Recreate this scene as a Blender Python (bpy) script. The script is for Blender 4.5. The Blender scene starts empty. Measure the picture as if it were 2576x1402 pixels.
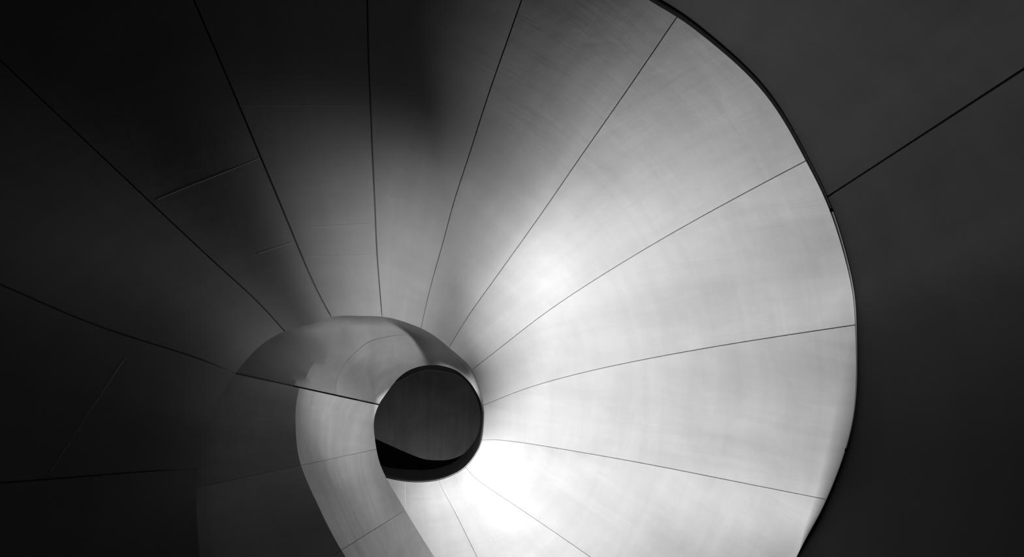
import bpy, math
import numpy as np
from mathutils import Matrix, Vector

# ------------------------------------------------------------------ camera
FPX = 1700.0                      # focal length in pixels of the 2576 x 1402 frame
VP = (1115.0, 1125.0)             # pixel of the zenith
U = 4.0                           # metres per design unit
CAM_Z = 1.6                       # eye height above the floor
CX, CY = 1288.0, 701.0
Zc = np.array([(VP[0]-CX)/FPX, (VP[1]-CY)/FPX, 1.0]); Zc /= np.linalg.norm(Zc)
Xc = np.array([1.0, 0, 0]) - Zc[0]*Zc; Xc /= np.linalg.norm(Xc)
Yc = np.cross(Zc, Xc)
M = np.array([Xc, Yc, Zc])        # camera axes (right, down, forward) -> world
scene = bpy.context.scene
cam_d = bpy.data.cameras.new('camera'); cam = bpy.data.objects.new('camera', cam_d)
scene.collection.objects.link(cam); scene.camera = cam
cam_d.sensor_fit = 'HORIZONTAL'; cam_d.sensor_width = 36.0
cam_d.lens = FPX*36.0/2576.0
cam_d.clip_start = 0.02; cam_d.clip_end = 100
right = M @ np.array([1, 0, 0]); up = M @ np.array([0, -1, 0]); back = M @ np.array([0, 0, -1])
mw = Matrix.Identity(4)
for i in range(3):
    mw[i][0] = right[i]; mw[i][1] = up[i]; mw[i][2] = back[i]
mw[2][3] = CAM_Z
cam.matrix_world = mw

# ------------------------------------------------------------------ world, lamps, exposure
w = bpy.data.worlds.new('world'); scene.world = w; w.use_nodes = True
w.node_tree.nodes['Background'].inputs[0].default_value = (1, 1, 1, 1)
w.node_tree.nodes['Background'].inputs[1].default_value = 0.0006
def lamp(name, kind, loc, aim, power, size):
    d = bpy.data.lights.new(name, kind); d.energy = power
    o = bpy.data.objects.new(name, d); scene.collection.objects.link(o)
    o.location = loc
    o.rotation_euler = (Vector(aim)-Vector(loc)).to_track_quat('-Z', 'Y').to_euler()
    if kind == 'AREA': d.shape = 'SQUARE'; d.size = size; d.spread = math.radians(70)
    else: d.shadow_soft_size = size
    return o
key = lamp('opening_daylight', 'AREA', (0.05, 10.6, CAM_Z+4.3), (0.5, -0.2, CAM_Z+4.3), 325, 2.8)
side = lamp('added_ribbon_spot', 'SPOT', (2.9, -0.75, CAM_Z+3.12), (0.05, -0.72, CAM_Z+3.75), 168, 0.25); side.data.spot_size = math.radians(41); side.data.spot_blend = 1.0  # added spot, no known fixture: brightens the parapet ribbon and inner soffit
ceiling_fill = lamp('added_ceiling_fill', 'POINT', (-0.2, 1.9, CAM_Z+10.9), (0, 0, 20), 22, 0.15)  # added fill light, out of sight, to brighten the ceiling disc
scene.view_settings.view_transform = 'Standard'
scene.view_settings.look = 'None'
scene.view_settings.gamma = 1.0
scene.view_settings.use_curve_mapping = False
scene.view_settings.exposure = 0.0

# ------------------------------------------------------------------ helpers
AX = np.array([-0.0786, -0.0549])         # stair axis in plan, design units from the camera
R_OUT = 0.855
def rays(P):
    P = np.asarray(P, float)
    d = np.stack([(P[..., 0]-CX)/FPX, (P[..., 1]-CY)/FPX, np.ones(P.shape[:-1])], -1)
    wv = d @ M.T
    return wv[..., :2]/wv[..., 2:3]
def lift(P, z):
    """sight lines of design points, met at height z (design units) -> metres in the room"""
    r = rays(P); z = np.asarray(z, float)
    return np.stack([r[..., 0]*z*U, r[..., 1]*z*U, z*U+CAM_Z], -1)
def nspline(xs, ys):
    """natural cubic spline, ys (n,k)"""
    xs = np.asarray(xs, float); ys = np.asarray(ys, float); sc = ys.ndim == 1
    if sc: ys = ys[:, None]
    n = len(xs); h = np.diff(xs); A = np.eye(n); B = np.zeros_like(ys)
    for i in range(1, n-1):
        A[i, i-1] = h[i-1]; A[i, i] = 2*(h[i-1]+h[i]); A[i, i+1] = h[i]
        B[i] = 6*((ys[i+1]-ys[i])/h[i]-(ys[i]-ys[i-1])/h[i-1])
    m = np.linalg.solve(A, B)
    def f(x):
        x = np.asarray(x, float); sh = x.shape; x = x.ravel()
        i = np.clip(np.searchsorted(xs, x)-1, 0, n-2); a = (xs[i+1]-x)/h[i]; b = (x-xs[i])/h[i]
        o = a[:, None]*ys[i]+b[:, None]*ys[i+1]+((a**3-a)[:, None]*m[i]+(b**3-b)[:, None]*m[i+1])*(h[i]**2)[:, None]/6
        return o[:, 0].reshape(sh) if sc else o.reshape(sh+(ys.shape[1],))
    return f

def link_mesh(name, verts, faces, mat, parent=None, uv=None, smooth=True, sharp=40):
    me = bpy.data.meshes.new(name)
    me.from_pydata([tuple(v) for v in verts], [], faces)
    if uv is not None:
        l = me.uv_layers.new(name='panel')
        vi = np.empty(len(me.loops), int); me.loops.foreach_get('vertex_index', vi)
        l.data.foreach_set('uv', np.asarray(uv, float)[vi].ravel())
    if smooth:
        me.polygons.foreach_set('use_smooth', [True]*len(me.polygons))
        me.set_sharp_from_angle(angle=math.radians(sharp))
    me.materials.append(mat); me.update()
    o = bpy.data.objects.new(name, me); scene.collection.objects.link(o)
    if parent: o.parent = parent
    return o
def slab(name, F, B, mat, parent, uv):
    """closed panel: front grid F (n,m,3) and back grid B"""
    n, m = F.shape[:2]; V = np.concatenate([F.reshape(-1, 3), B.reshape(-1, 3)]); N = n*m
    q = []
    for i in range(n-1):
        for j in range(m-1):
            a, b, c, d = i*m+j, i*m+j+1, (i+1)*m+j+1, (i+1)*m+j
            q.append((a, b, c, d)); q.append((N+a, N+d, N+c, N+b))
    for i in range(n-1):
        a, d = i*m, (i+1)*m; q.append((a, d, N+d, N+a))
        a, d = i*m+m-1, (i+1)*m+m-1; q.append((a, N+a, N+d, d))
    for j in range(m-1):
        a, b = j, j+1; q.append((a, N+a, N+b, b))
        a, b = (n-1)*m+j, (n-1)*m+j+1; q.append((a, b, N+b, N+a))
    u = np.concatenate([uv.reshape(-1, 2)]*2)
    return link_mesh(name, V, q, mat, parent, u)
def normals(G, s):
    du = np.gradient(G, axis=0); dv = np.gradient(G, axis=1)
    n = np.cross(du, dv); n /= np.linalg.norm(n, axis=-1, keepdims=True)+1e-12
    return n*s

# ------------------------------------------------------------------ materials
def concrete(name, col, var=0.10, streak_u=1.0, streak_v=1.0, rough=0.65, spec=0.15, bump=0.15, seed=0.0, pits=True):
    m = bpy.data.materials.new(name); m.use_nodes = True
    nt = m.node_tree; N = nt.nodes; L = nt.links
    b = N['Principled BSDF']; b.inputs['Roughness'].default_value = rough
    b.inputs['Specular IOR Level'].default_value = spec
    uv = N.new('ShaderNodeUVMap'); uv.uv_map = 'panel'
    def noise(sx, sy, scale, det, off):
        mp = N.new('ShaderNodeMapping'); mp.inputs['Scale'].default_value = (sx, sy, 1)
        mp.inputs['Location'].default_value = (seed*3.7+off, seed*1.9-off, seed)
        L.new(uv.outputs[0], mp.inputs[0])
        t = N.new('ShaderNodeTexNoise'); t.inputs['Scale'].default_value = scale
        t.inputs['Detail'].default_value = det; t.inputs['Roughness'].default_value = 0.6; t.inputs['Distortion'].default_value = 0.5
        L.new(mp.outputs[0], t.inputs['Vector']); return t.outputs['Fac']
    n1 = noise(1, 1, 1.6, 3, 0.3)                       # clouds
    n2 = noise(4*streak_u, 0.5, 1.5, 4, 5.1)            # marks running along the panel
    n3 = noise(0.6, 5*streak_v, 1.5, 4, 9.7)            # trowel marks across it
    n4 = noise(1, 1, 38, 2, 2.2)                        # grain
    def mad(a, k, c):
        q = N.new('ShaderNodeMath'); q.operation = 'MULTIPLY_ADD'; L.new(a, q.inputs[0]); q.inputs[1].default_value = k
        if isinstance(c, float): q.inputs[2].default_value = c
        else: L.new(c, q.inputs[2])
        return q.outputs[0]
    v = mad(n1, 1.3*var*2, 1.0-var*3.0)
    v = mad(n2, 0.8*var*2, v); v = mad(n3, 0.7*var*2, v); v = mad(n4, 0.2*var*2, v)
    mul = N.new('ShaderNodeMix'); mul.data_type = 'RGBA'; mul.blend_type = 'MULTIPLY'; mul.inputs[0].default_value = 1
    mul.inputs[6].default_value = (col, col, col, 1)
    cmb = N.new('ShaderNodeCombineColor')
    for k in range(3): L.new(v, cmb.inputs[k])
    L.new(cmb.outputs[0], mul.inputs[7]); L.new(mul.outputs[2], b.inputs['Base Color'])
    bp = N.new('ShaderNodeBump'); bp.inputs['Strength'].default_value = bump; bp.inputs['Distance'].default_value = 0.02
    hs = mad(n2, 0.5, mad(n3, 0.4, mad(n1, 0.8, 0.0)))
    L.new(hs, bp.inputs['Height']); L.new(bp.outputs[0], b.inputs['Normal'])
    return m
def plain(name, col, rough=0.8):
    m = bpy.data.materials.new(name); m.use_nodes = True
    N = m.node_tree.nodes; b = N['Principled BSDF']
    b.inputs['Roughness'].default_value = rough; b.inputs['Specular IOR Level'].default_value = 0.1
    t = N.new('ShaderNodeTexNoise'); t.inputs['Scale'].default_value = 6; r = N.new('ShaderNodeValToRGB')
    r.color_ramp.elements[0].color = (col*.8,)*3+(1,); r.color_ramp.elements[1].color = (col*1.2,)*3+(1,)
    m.node_tree.links.new(t.outputs['Fac'], r.inputs[0]); m.node_tree.links.new(r.outputs[0], b.inputs['Base Color'])
    return m
M_SOF = concrete('pale_concrete', 0.72, var=0.15)
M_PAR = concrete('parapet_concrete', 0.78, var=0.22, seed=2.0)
M_PAR_UP = concrete('shaded_parapet_concrete', 0.48, var=0.22, seed=3.0)  # parapet concrete with the upper panels' shade put into a darker grey
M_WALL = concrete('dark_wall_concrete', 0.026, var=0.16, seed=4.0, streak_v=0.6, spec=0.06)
M_CEIL = concrete('ceiling_concrete', 0.55, var=0.32, seed=6.0, streak_v=0.2, streak_u=2.0)
M_CORE = plain('joint_shadow_core', 0.05)
M_TRIM = plain('edge_trim_paint', 0.45)
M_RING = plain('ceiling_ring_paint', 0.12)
M_FLOOR = plain('floor_screed', 0.02)

# ------------------------------------------------------------------ the stair's curves, from the high end (s=0) down
# soffit joints: inner end -> outer end, design height of the soffit there
J = [
 (1.792, [(880,1165),(840,1230),(760,1402),(600,1750)]),
 (1.683, [(945,1192),(935,1260),(910,1402),(860,1700)]),
 (1.574, [(1019,1209),(1021,1288),(1025,1402),(1054,2060)]),
 (1.466, [(1103,1206),(1110,1225),(1121,1246),(1200,1402),(1495,1965)]),
 (1.361, [(1170,1174),(1190,1198),(1225,1225),(1340,1302),(1485,1402),(1868,1667)]),
 (1.263, [(1211,1108),(1240,1107),(1280,1110),(1400,1128),(1600,1163),(1830,1208),(2078,1257)]),
 (1.160, [(1216,1020),(1250,1006),(1290,990),(1400,955),(1600,909),(1850,864),(2150,818)]),
 (1.048, [(1187,931),(1250,882),(1355,800),(1500,702),(1712,575),(2027,405)]),
 (0.934, [(1130,875),(1176,799),(1231,721),(1298,628),(1371,525),(1457,400),(1557,257),(1614,174),(1703,43)]),
 (0.884, [(1059,826),(1071,771),(1097,671),(1118,597),(1137,525),(1177,400),(1219,268),(1259,151),(1312,0),(1420,-320)]),
 (0.820, [(961,797),(953,700),(947,614),(943,514),(937,390),(933,285),(928,171),(924,0),(916,-340)]),
 (0.757, [(834,798),(801,736),(746,611),(699,497),(656,395),(628,328),(520,75),(400,-200)]),
 (0.735, [(716,834),(640,752),(590,706),(390,520),(60,208),(-200,-40)]),
 (0.655, [(592,936),(514,905),(366,858),(212,806),(57,740),(-200,640)]),
 (0.540, [(498,1184),(400,1188),(257,1198),(0,1217),(-300,1240)]),
 (0.435, [(515,1520),(420,1570),(250,1660),(0,1790),(-250,1920)]),
 (0.349, [(640,1800),(600,1880),(500,2080),(380,2320)]),
]
NJ = len(J)
ZJ = np.array([j[0] for j in J])
def resample(pts, T):
    P = np.array(pts, float); d = np.r_[0, np.cumsum(np.linalg.norm(np.diff(P, axis=0), axis=1))]
    # the outer end: where the line meets the stair's outer radius
    f = nspline(d, P); return f, d[-1]
T = np.r_[np.linspace(0, 0.12, 9)[:-1], np.linspace(0.12, 1.0, 32)]
ROWS = np.zeros((NJ, len(T), 2))
VISIBLE_OUT = (2, 3, 4, 5, 6, 7, 8)
for k, (z, pts) in enumerate(J):
    P = np.array(pts, float)
    if k not in VISIBLE_OUT:
        a, b = P[-2], P[-1]; best = None
        # slide the out-of-frame end along its own line until it stands at the outer radius
        Q = a+(b-a)*np.linspace(-0.6, 30, 16000)[:, None]
        rr = np.linalg.norm(rays(Q)*z-AX, axis=1); rr[rr > 3] = 3; i = int(np.argmax(rr > R_OUT))
        P[-1] = Q[i]
        if (Q[i]-a) @ (b-a) < 0: P = np.vstack([P[:-2], Q[i]])
    d = np.r_[0, np.cumsum(np.linalg.norm(np.diff(P, axis=0), axis=1))]
    ROWS[k] = nspline(d, P)(T*d[-1])
zf = nspline(np.arange(NJ+1), np.r_[ZJ, 0.29])
rowf = nspline(np.arange(NJ), ROWS.reshape(NJ, -1))
# exact inner arris and outer edge between the joints
ARRIS = [(0,880,1165),(1,945,1192),(2,1019,1209),(2.5,1060,1211),(3,1103,1206),(3.5,1140,1193),(4,1170,1174),(4.5,1195,1143),(5,1211,1108),
 (5.5,1217,1060),(6,1216,1020),(6.5,1206,976),(7,1187,931),(7.5,1162,902),(8,1130,875),(8.5,1097,848),(9,1059,826),(9.5,1011,808),(10,961,797),
 (10.5,900,795),(11,834,798),(11.35,795,812),(11.7,755,822),(12,716,834),(12.35,664,863),(12.7,622,903),(13,592,940),(13.4,550,1007),(13.7,522,1078),(14,498,1180),
 (14.3,494,1270),(14.6,499,1360),(15,515,1520),(16,640,1800),(17,920,2080)]
arris = nspline([a[0] for a in ARRIS], [a[1:] for a in ARRIS])
EDGE = [(4.4,1995,1418),(4.7,2046,1322),(5,2078,1257),(5.4,2130,1115),(5.7,2152,980),(6,2151,818),(6.35,2135,690),(6.7,2085,525),(7,2027,405),(7.4,1925,238),(7.8,1780,100),(8,1703,43),(8.25,1600,-22)]
EDGE = [(3,)+tuple(ROWS[3, -1]), (4,)+tuple(ROWS[4, -1])]+EDGE+[(9,)+tuple(ROWS[9, -1]), (10,)+tuple(ROWS[10, -1])]
edge_raw = nspline([a[0] for a in EDGE], [a[1:] for a in EDGE])
def sstep(x, a, b):
    x = np.clip((x-a)/(b-a), 0, 1); return x*x*(3-2*x)
def CURL(s): return 0.015+0*s
DISH1 = nspline([0, 2, 5, 8, 11, 14, 16], [-.04, -.04, -.01, -.115, .03, .014, .014])
DISH2 = nspline([0, 2, 5, 8, 11, 14, 16], [-.04, -.042, -.009, .072, .075, .053, .053])
TWIST = nspline([0, 3, 5, 6.5, 8, 9, 10, 11, 12, 14, 16], [-.09, -.085, -.05, 0, .04, .04, .02, 0, 0, 0, 0])
def dish(s, t):
    """the underside is slightly dished from well to wall"""
    s = np.asarray(s, float); d1 = DISH1(np.clip(s, 0, 16))[:, None]; d2 = DISH2(np.clip(s, 0, 16))[:, None]
    t = np.asarray(t)[None]
    return d1*(t-.5)+d2*((t-.5)**2-.08)+TWIST(np.clip(s, 0, 16))[:, None]*np.exp(-t/0.16)
def soffit(s):
    """s (n,) -> (n, len(T), 3) points in metres"""
    s = np.asarray(s, float)
    P = rowf(s).reshape(len(s), len(T), 2)
    P = P+(arris(s)-P[:, 0])[:, None, :]*((1-T)**5)[None, :, None]
    wv = sstep(s, 3.9, 4.1)*(1-sstep(s, 8.9, 9.1))
    E_ = edge_raw(np.clip(s, 3, 10))
    P = P+((E_-P[:, -1])*wv[:, None])[:, None, :]*(T**3)[None, :, None]
    z = zf(s)[:, None]+CURL(s)[:, None]*np.exp(-T/0.05)[None, :]+dish(s, T)
    return lift(P, z)

# ------------------------------------------------------------------ the staircase
def empty(name, loc=(0, 0, 0)):
    o = bpy.data.objects.new(name, None); scene.collection.objects.link(o); o.location = loc; o.empty_display_size = 0.2
    return o
stair = empty('spiral_staircase')
stair['label'] = 'pale concrete spiral staircase seen from below, its panelled underside winding around a round well'
stair['category'] = 'staircase'

def panel_uv(G):
    du = np.r_[np.zeros((1, G.shape[1])), np.cumsum(np.linalg.norm(np.diff(G, axis=0), axis=2), axis=0)]
    dv = np.c_[np.zeros((G.shape[0], 1)), np.cumsum(np.linalg.norm(np.diff(G, axis=1), axis=2), axis=1)]
    return du, dv
# gap in metres at each joint (inner, outer)
GAP = {0:(.008,.008),1:(.008,.008),2:(.007,.007),3:(.004,.007),4:(.003,.007),5:(.004,.009),6:(.005,.008),7:(.006,.008),8:(.006,.007),9:(.006,.008),
       10:(.010,.008),11:(.009,.009),12:(.006,.006),13:(.010,.008),14:(.005,.008),15:(.008,.008),16:(.008,.008)}
def grid_between(fn, s0, s1, gap0, gap1, n):
    """rows between two joints, drawn back from both by half a joint"""
    a = fn(np.array([s0, s1])); wdt = np.linalg.norm(a[1]-a[0], axis=-1)
    g0 = np.linspace(gap0[0], gap0[1], a.shape[1])/2/wdt*(s1-s0); g1 = np.linspace(gap1[0], gap1[1], a.shape[1])/2/wdt*(s1-s0)
    S = np.linspace(0, 1, n)[:, None]*(s1-s0-g0-g1)[None, :]+s0+g0[None, :]
    G = np.zeros((n, a.shape[1], 3))
    fine = fn(np.linspace(s0, s1, 65)); fs = np.linspace(s0, s1, 65)
    for j in range(a.shape[1]):
        f = nspline(fs, fine[:, j]); G[:, j] = f(S[:, j])
    return G
core_s = np.linspace(0, NJ-1, 161)
Gc = soffit(core_s); nc = normals(Gc, 1.0)
if nc[80, 20, 2] < 0: nc = -nc
core = slab('soffit_core', Gc[:, 1:]+nc[:, 1:]*0.047, Gc[:, 1:]+nc[:, 1:]*0.09, M_CORE, stair, np.zeros(Gc[:, 1:].shape[:2]+(2,)))
for k in range(NJ-1):
    G = grid_between(soffit, k, k+1, GAP[k], GAP[k+1], 21)
    n = normals(G, 1.0)
    if n[10, 20, 2] < 0: n = -n
    du, dv = panel_uv(G); uv = np.stack([du+k*3.3, dv+k*1.7], -1)
    slab('soffit_panel', G, G+n*0.045, M_SOF, core, uv)

# well side: the parapet that rises from the soffit's inner arris to its own top edge
TOP = [(0,870,1120),(1,940,1165),(2,1015,1181),(2.5,1058,1183),(3,1095,1180),(3.5,1126,1171),(4,1151,1157),(4.5,1180,1128),(5,1200,1098),(5.5,1210,1060),(6,1211,1030),(6.5,1207,1007),(7,1198,987),(7.5,1184,965),
 (8,1164,944),(8.5,1143,930),(9,1118,922),(9.5,1098,919),(10,1075,919.5),(10.5,1050,924),(11,1022,936),(11.5,998,956),(12,979,980),(12.5,964,1001),(13,953,1019),(13.5,941,1058),(14,944,1112),(14.5,960,1178),
 (15,1000,1252),(15.5,1052,1338),(16,1120,1440),(17,1268,1600)]
top = nspline([a[0] for a in TOP], [a[1:] for a in TOP])
HP = nspline([0, 4, 6, 8, 9, 10, 11, 12, 13, 14, 15, 16, 17], [.12, .12, .12, .14, .20, .26, .31, .38, .47, .56, .68, .84, .86])   # rise of the parapet
CREASE_T = nspline([0, 5, 8, 10, 11, 12, 13], [.35, .35, .36, .38, .47, .57, .70])
CREASE_LOW = nspline([13, 14, 15, 16, 17], [.446, .565, .66, .70, .70])
NV = 13
def parapet(s, lower, part):
    """part 0: from the arris up to the crease, part 1: from the crease to the top edge"""
    s = np.asarray(s, float); u = np.linspace(0, 1, NV)[None]
    a = arris(s); b = top(s); c = (CREASE_LOW if lower else CREASE_T)(s)[:, None]
    v = c*u if part == 0 else c+(1-c)*u
    P = a[:, None]+(b-a)[:, None]*v[..., None]
    z0 = zf(s)+CURL(s)+dish(s, [0.0])[:, 0]
    if lower:
        cz = 0.10
        g = cz*u**1.2+0*c if part == 0 else cz+(1-cz)*u**0.82+0*c
    else:
        A_ = (0.4*(1-sstep(s, 10.3, 12.3)))[:, None]
        g = A_*(1-np.exp(-v/0.12))+(1-A_)*v**(2.0+0.6*sstep(s, 8.0, 13.0))[:, None]
        cl = CREASE_LOW(13.0); gl = np.where(v < cl, 0.10*(v/cl)**1.2, 0.10+0.90*(np.maximum(v-cl, 0)/(1-cl))**0.82)
        B_ = sstep(s, 11.2, 13.0)[:, None]; g = g*(1-B_)+gl*B_     # meets the panel below it at the joint
    return lift(P, z0[:, None]+HP(s)[:, None]*g)
def outward(G):
    """away from whoever stands in the well, scaled down where the band is narrow"""
    n = normals(G, 1.0); v = G-np.array([0, 0, CAM_Z])
    if ((n*v).sum(-1) > 0).mean() < 0.5: n = -n
    wd = np.linalg.norm(G[:, -1]-G[:, 0], axis=-1)
    wid = np.linalg.norm(np.cross(G[:, -1]-G[:, 0], v[:, 0]/np.linalg.norm(v[:, 0], axis=-1, keepdims=True)), axis=-1)
    return n*np.clip(wid/0.16, 0.03, 1.0)[:, None, None]
par = None
for lower, (s0, s1), n in ((False, (0, 13), 131), (True, (13, 17), 55)):
    for part in (0, 1):
        G = parapet(np.linspace(s0, s1, n), lower, part); nn = outward(G)
        o = slab('parapet' if par is None else 'parapet_core', G+nn*0.032, G+nn*0.05, M_CORE, par or stair, np.zeros(G.shape[:2]+(2,)))
        par = par or o
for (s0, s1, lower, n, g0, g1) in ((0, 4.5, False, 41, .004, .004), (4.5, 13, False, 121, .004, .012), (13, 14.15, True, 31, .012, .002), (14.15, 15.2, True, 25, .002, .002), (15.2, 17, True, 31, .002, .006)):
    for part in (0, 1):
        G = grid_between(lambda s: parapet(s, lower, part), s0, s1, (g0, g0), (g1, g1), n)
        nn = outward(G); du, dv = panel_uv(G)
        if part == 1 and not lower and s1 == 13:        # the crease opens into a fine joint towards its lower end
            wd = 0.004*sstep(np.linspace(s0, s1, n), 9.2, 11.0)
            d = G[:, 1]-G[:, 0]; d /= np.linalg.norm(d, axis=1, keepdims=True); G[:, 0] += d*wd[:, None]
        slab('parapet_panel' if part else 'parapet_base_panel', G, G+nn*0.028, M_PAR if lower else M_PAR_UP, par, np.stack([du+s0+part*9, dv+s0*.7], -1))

# ------------------------------------------------------------------ the stairwell's shell
oe_s = np.linspace(0, NJ-1, 1600); OE = soffit(oe_s)[:, -1]
axm = np.array([AX[0]*U, AX[1]*U])
vis = (oe_s > 4.2) & (oe_s < 8.6)
th = np.degrees(np.arctan2(-(OE[:, 1]-axm[1]), OE[:, 0]-axm[0])); rad = np.linalg.norm(OE[:, :2]-axm, axis=1)
ths, rds = th[vis], rad[vis]; o_ = np.argsort(ths); ths, rds = ths[o_], rds[o_]
R_M = 3.86
GAPW = [.022, .028, .045, .056]             # reveal between soffit edge and wall
def wall_r(t):
    t = (t+180) % 360-180
    r = np.interp(t, ths, rds, left=rds[0], right=rds[-1])
    wv = sstep(t, ths[0]-35, ths[0])*(1-sstep(t, ths[-1], ths[-1]+15))
    return r*wv+R_M*(1-wv)+np.interp(t, [-25, 7, 30, 60], GAPW)

CEIL_Z = CAM_Z+3.0*U
def wall_pt(t, z, off=0.0):
    r = wall_r(t)+off; a = np.radians(t)
    return np.stack([axm[0]+r*np.cos(a), axm[1]-r*np.sin(a), np.full_like(a, z)], -1)
# L1: the wall joint seen on the right
j1 = rays((2082, 495)); 
tt = np.linspace(-20, 60, 2000); wp = wall_pt(tt, 0.0)
ang = np.arctan2(wp[:, 1], wp[:, 0]); j1a = math.atan2(j1[1], j1[0]); TH1 = float(tt[np.argmin(np.abs(ang-j1a))])
NW = 7
OPEN = (-125.0, -19.5)             # tall opening in the wall on the daylight side, in degrees
wall = None
loop = np.linspace(OPEN[1], OPEN[0]+360, 361); zz = np.array([0.0, CEIL_Z])
B0 = np.stack([wall_pt(loop, z, 0.03) for z in zz], 1); B1 = np.stack([wall_pt(loop, z, 0.12) for z in zz], 1)
wall = slab('wall_outer', B0, B1, M_CORE, None, np.zeros(B0.shape[:2]+(2,))); wall['kind'] = 'structure'
lz = np.array([CAM_Z+7.4, CEIL_Z]); lt = np.linspace(OPEN[0], OPEN[1], 41)
LF = np.stack([wall_pt(lt, z, 0.03) for z in lz], 1); LB = np.stack([wall_pt(lt, z, 0.12) for z in lz], 1)
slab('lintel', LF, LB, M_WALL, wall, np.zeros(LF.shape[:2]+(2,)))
cuts = sorted(TH1+k*360/NW for k in range(-4, NW) if OPEN[1]+4 < TH1+k*360/NW < OPEN[0]+356)
cuts = [OPEN[1]]+cuts+[OPEN[0]+360]
for a0, a1 in zip(cuts[:-1], cuts[1:]):
    gp = 0.11
    t = np.linspace(a0+gp, a1-gp, 121); zs = np.linspace(0.0, CEIL_Z-0.02, 12)
    F = np.stack([wall_pt(t, z) for z in zs], 1); Bk = np.stack([wall_pt(t, z, 0.025) for z in zs], 1)
    uv = np.stack([np.repeat((t*3.4*math.pi/180)[:, None], len(zs), 1), np.repeat(zs[None], len(t), 0)], -1)
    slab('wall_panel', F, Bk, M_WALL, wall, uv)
# edge trim between soffit and wall
def trim(s0, s1, d0, d1, dz):
    s = np.linspace(s0, s1, 120); S_ = soffit(s); e = S_[:, -1]; i = S_[:, -3]
    d = e-i; d[:, 2] = 0; d /= np.linalg.norm(d, axis=1, keepdims=True)
    an = np.degrees(np.arctan2(-(e[:, 1]-axm[1]), e[:, 0]-axm[0]))
    wd = (np.interp(an, [-25, 7, 30, 60], GAPW)-np.linspace(d0, d1, 120))[:, None]
    G = np.stack([e-d*0.02+np.array([0, 0, dz]), e+d*wd+np.array([0, 0, dz])], 1)
    slab('edge_trim', G, G+np.array([0, 0, 0.05]), M_TRIM, stair, np.zeros(G.shape[:2]+(2,)))
trim(4.2, 5.35, 0.009, 0.009, 0.02)
trim(5.37, 6.68, 0.012, 0.010, 0.012)
trim(6.70, 9.0, 0.008, 0.003, 0.02)

t = np.linspace(0, 360, 121)[:-1]
def disc(name, z, mat, th_, rr=0.12):
    ring = wall_pt(t, z, rr); c = np.array([[axm[0], axm[1], z]])
    V = np.concatenate([c, ring, c+[0, 0, th_], ring+[0, 0, th_]]); n = len(t); q = []
    for i in range(n):
        k2 = (i+1) % n
        q += [(0, 1+i, 1+k2), (n+1, n+2+k2, n+2+i), (1+i, n+2+i, n+2+k2, 1+k2)]
    return link_mesh(name, V, q, mat, None, V[:, :2]*1.0, smooth=False)
fl = disc('floor', 0.0, M_FLOOR, -0.1); fl['kind'] = 'structure'
ce = disc('ceiling', CEIL_Z, M_CEIL, 0.1); ce['kind'] = 'structure'

# ceiling with a round opening over the well; the higher ceiling shows through it
HOLE = [(945,1105),(1000,1130),(1040,1147),(1072,1157),(1110,1159),(1148,1152),(1190,1125),(1206,1085),(1210,1042),(1195,992),(1162,951),(1122,936),(1085,931),(1060,934),(1030,945),(995,962),(930,985),(885,1025),(875,1070),(900,1095),(945,1105)]
hp = np.array(HOLE, float); hf = nspline(np.arange(len(hp)), hp)(np.linspace(0, len(hp)-1, 181))[:-1]
RZ = 2.45
H0 = lift(hf, np.full(len(hf), RZ)); ctr = H0[:, :2].mean(0)
ha = np.degrees(np.arctan2(-(H0[:, 1]-axm[1]), H0[:, 0]-axm[0]))
OUT = wall_pt(ha, RZ*U+CAM_Z, 0.02)
Hm = [H0*(1-k)+OUT*k for k in (0, .04, .12, .3, .6, 1.0)]
G = np.stack(Hm, 1); G = np.concatenate([G, G[:1]])
Bk = G+np.array([0, 0, 0.12])
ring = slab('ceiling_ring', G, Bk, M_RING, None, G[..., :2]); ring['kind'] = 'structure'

# fine casting seams left on the underside, each on the panel it crosses
fs_ = np.linspace(1, 15, 1401); FG = soffit(fs_); fd = FG-np.array([0, 0, CAM_Z]); fc = fd @ M
fpx = np.stack([fc[..., 0]/fc[..., 2]*FPX+CX, fc[..., 1]/fc[..., 2]*FPX+CY], -1)
Nf = normals(FG, 1.0); Nf = np.where(Nf[..., 2:] > 0, -Nf, Nf)
def on_soffit(p):
    d = np.linalg.norm(fpx-np.array(p), axis=-1); i = np.unravel_index(int(np.argmin(d)), d.shape)
    js = range(max(0, i[1]-1), min(len(T)-1, i[1]+1))
    best = None
    for j in js:                                          # between two rows of the grid
        a, b = fpx[i[0], j], fpx[i[0], j+1]; k = float(np.clip((np.array(p)-a) @ (b-a)/((b-a) @ (b-a)), 0, 1))
        e = np.linalg.norm(a+(b-a)*k-np.array(p))
        if best is None or e < best[0]: best = (e, FG[i[0], j]*(1-k)+FG[i[0], j+1]*k, Nf[i[0], j])
    return best[1], best[2]
M_SEAM = plain('casting_seam_cement', 0.75)
for p, q, wd in (((925, 265), (605, 266), .006), ((738, 609), (645, 639), .008), ((645, 402), (400, 498), .004), ((318, 893), (128, 1188), .008),
                 ((930, 562), (770, 572), .005), ((940, 640), (770, 646), .004), ((1115, 535), (985, 492), .006)):
    n = 14; P = [on_soffit((p[0]+(q[0]-p[0])*k/(n-1), p[1]+(q[1]-p[1])*k/(n-1))) for k in range(n)]
    X = np.array([a for a, _ in P]); Nn = np.array([b for _, b in P])
    tg_ = np.gradient(X, axis=0); sd = np.cross(Nn, tg_); sd /= np.linalg.norm(sd, axis=1, keepdims=True)
    hw = (wd/2*np.sin(np.linspace(0.35, math.pi-0.35, n)))[:, None]
    F = np.stack([X-sd*hw+Nn*.0005, X+Nn*.0018, X+sd*hw+Nn*.0005], 1)
    slab('casting_seam', F, F-Nn[:, None]*.006, M_SEAM, core, np.zeros(F.shape[:2]+(2,)))
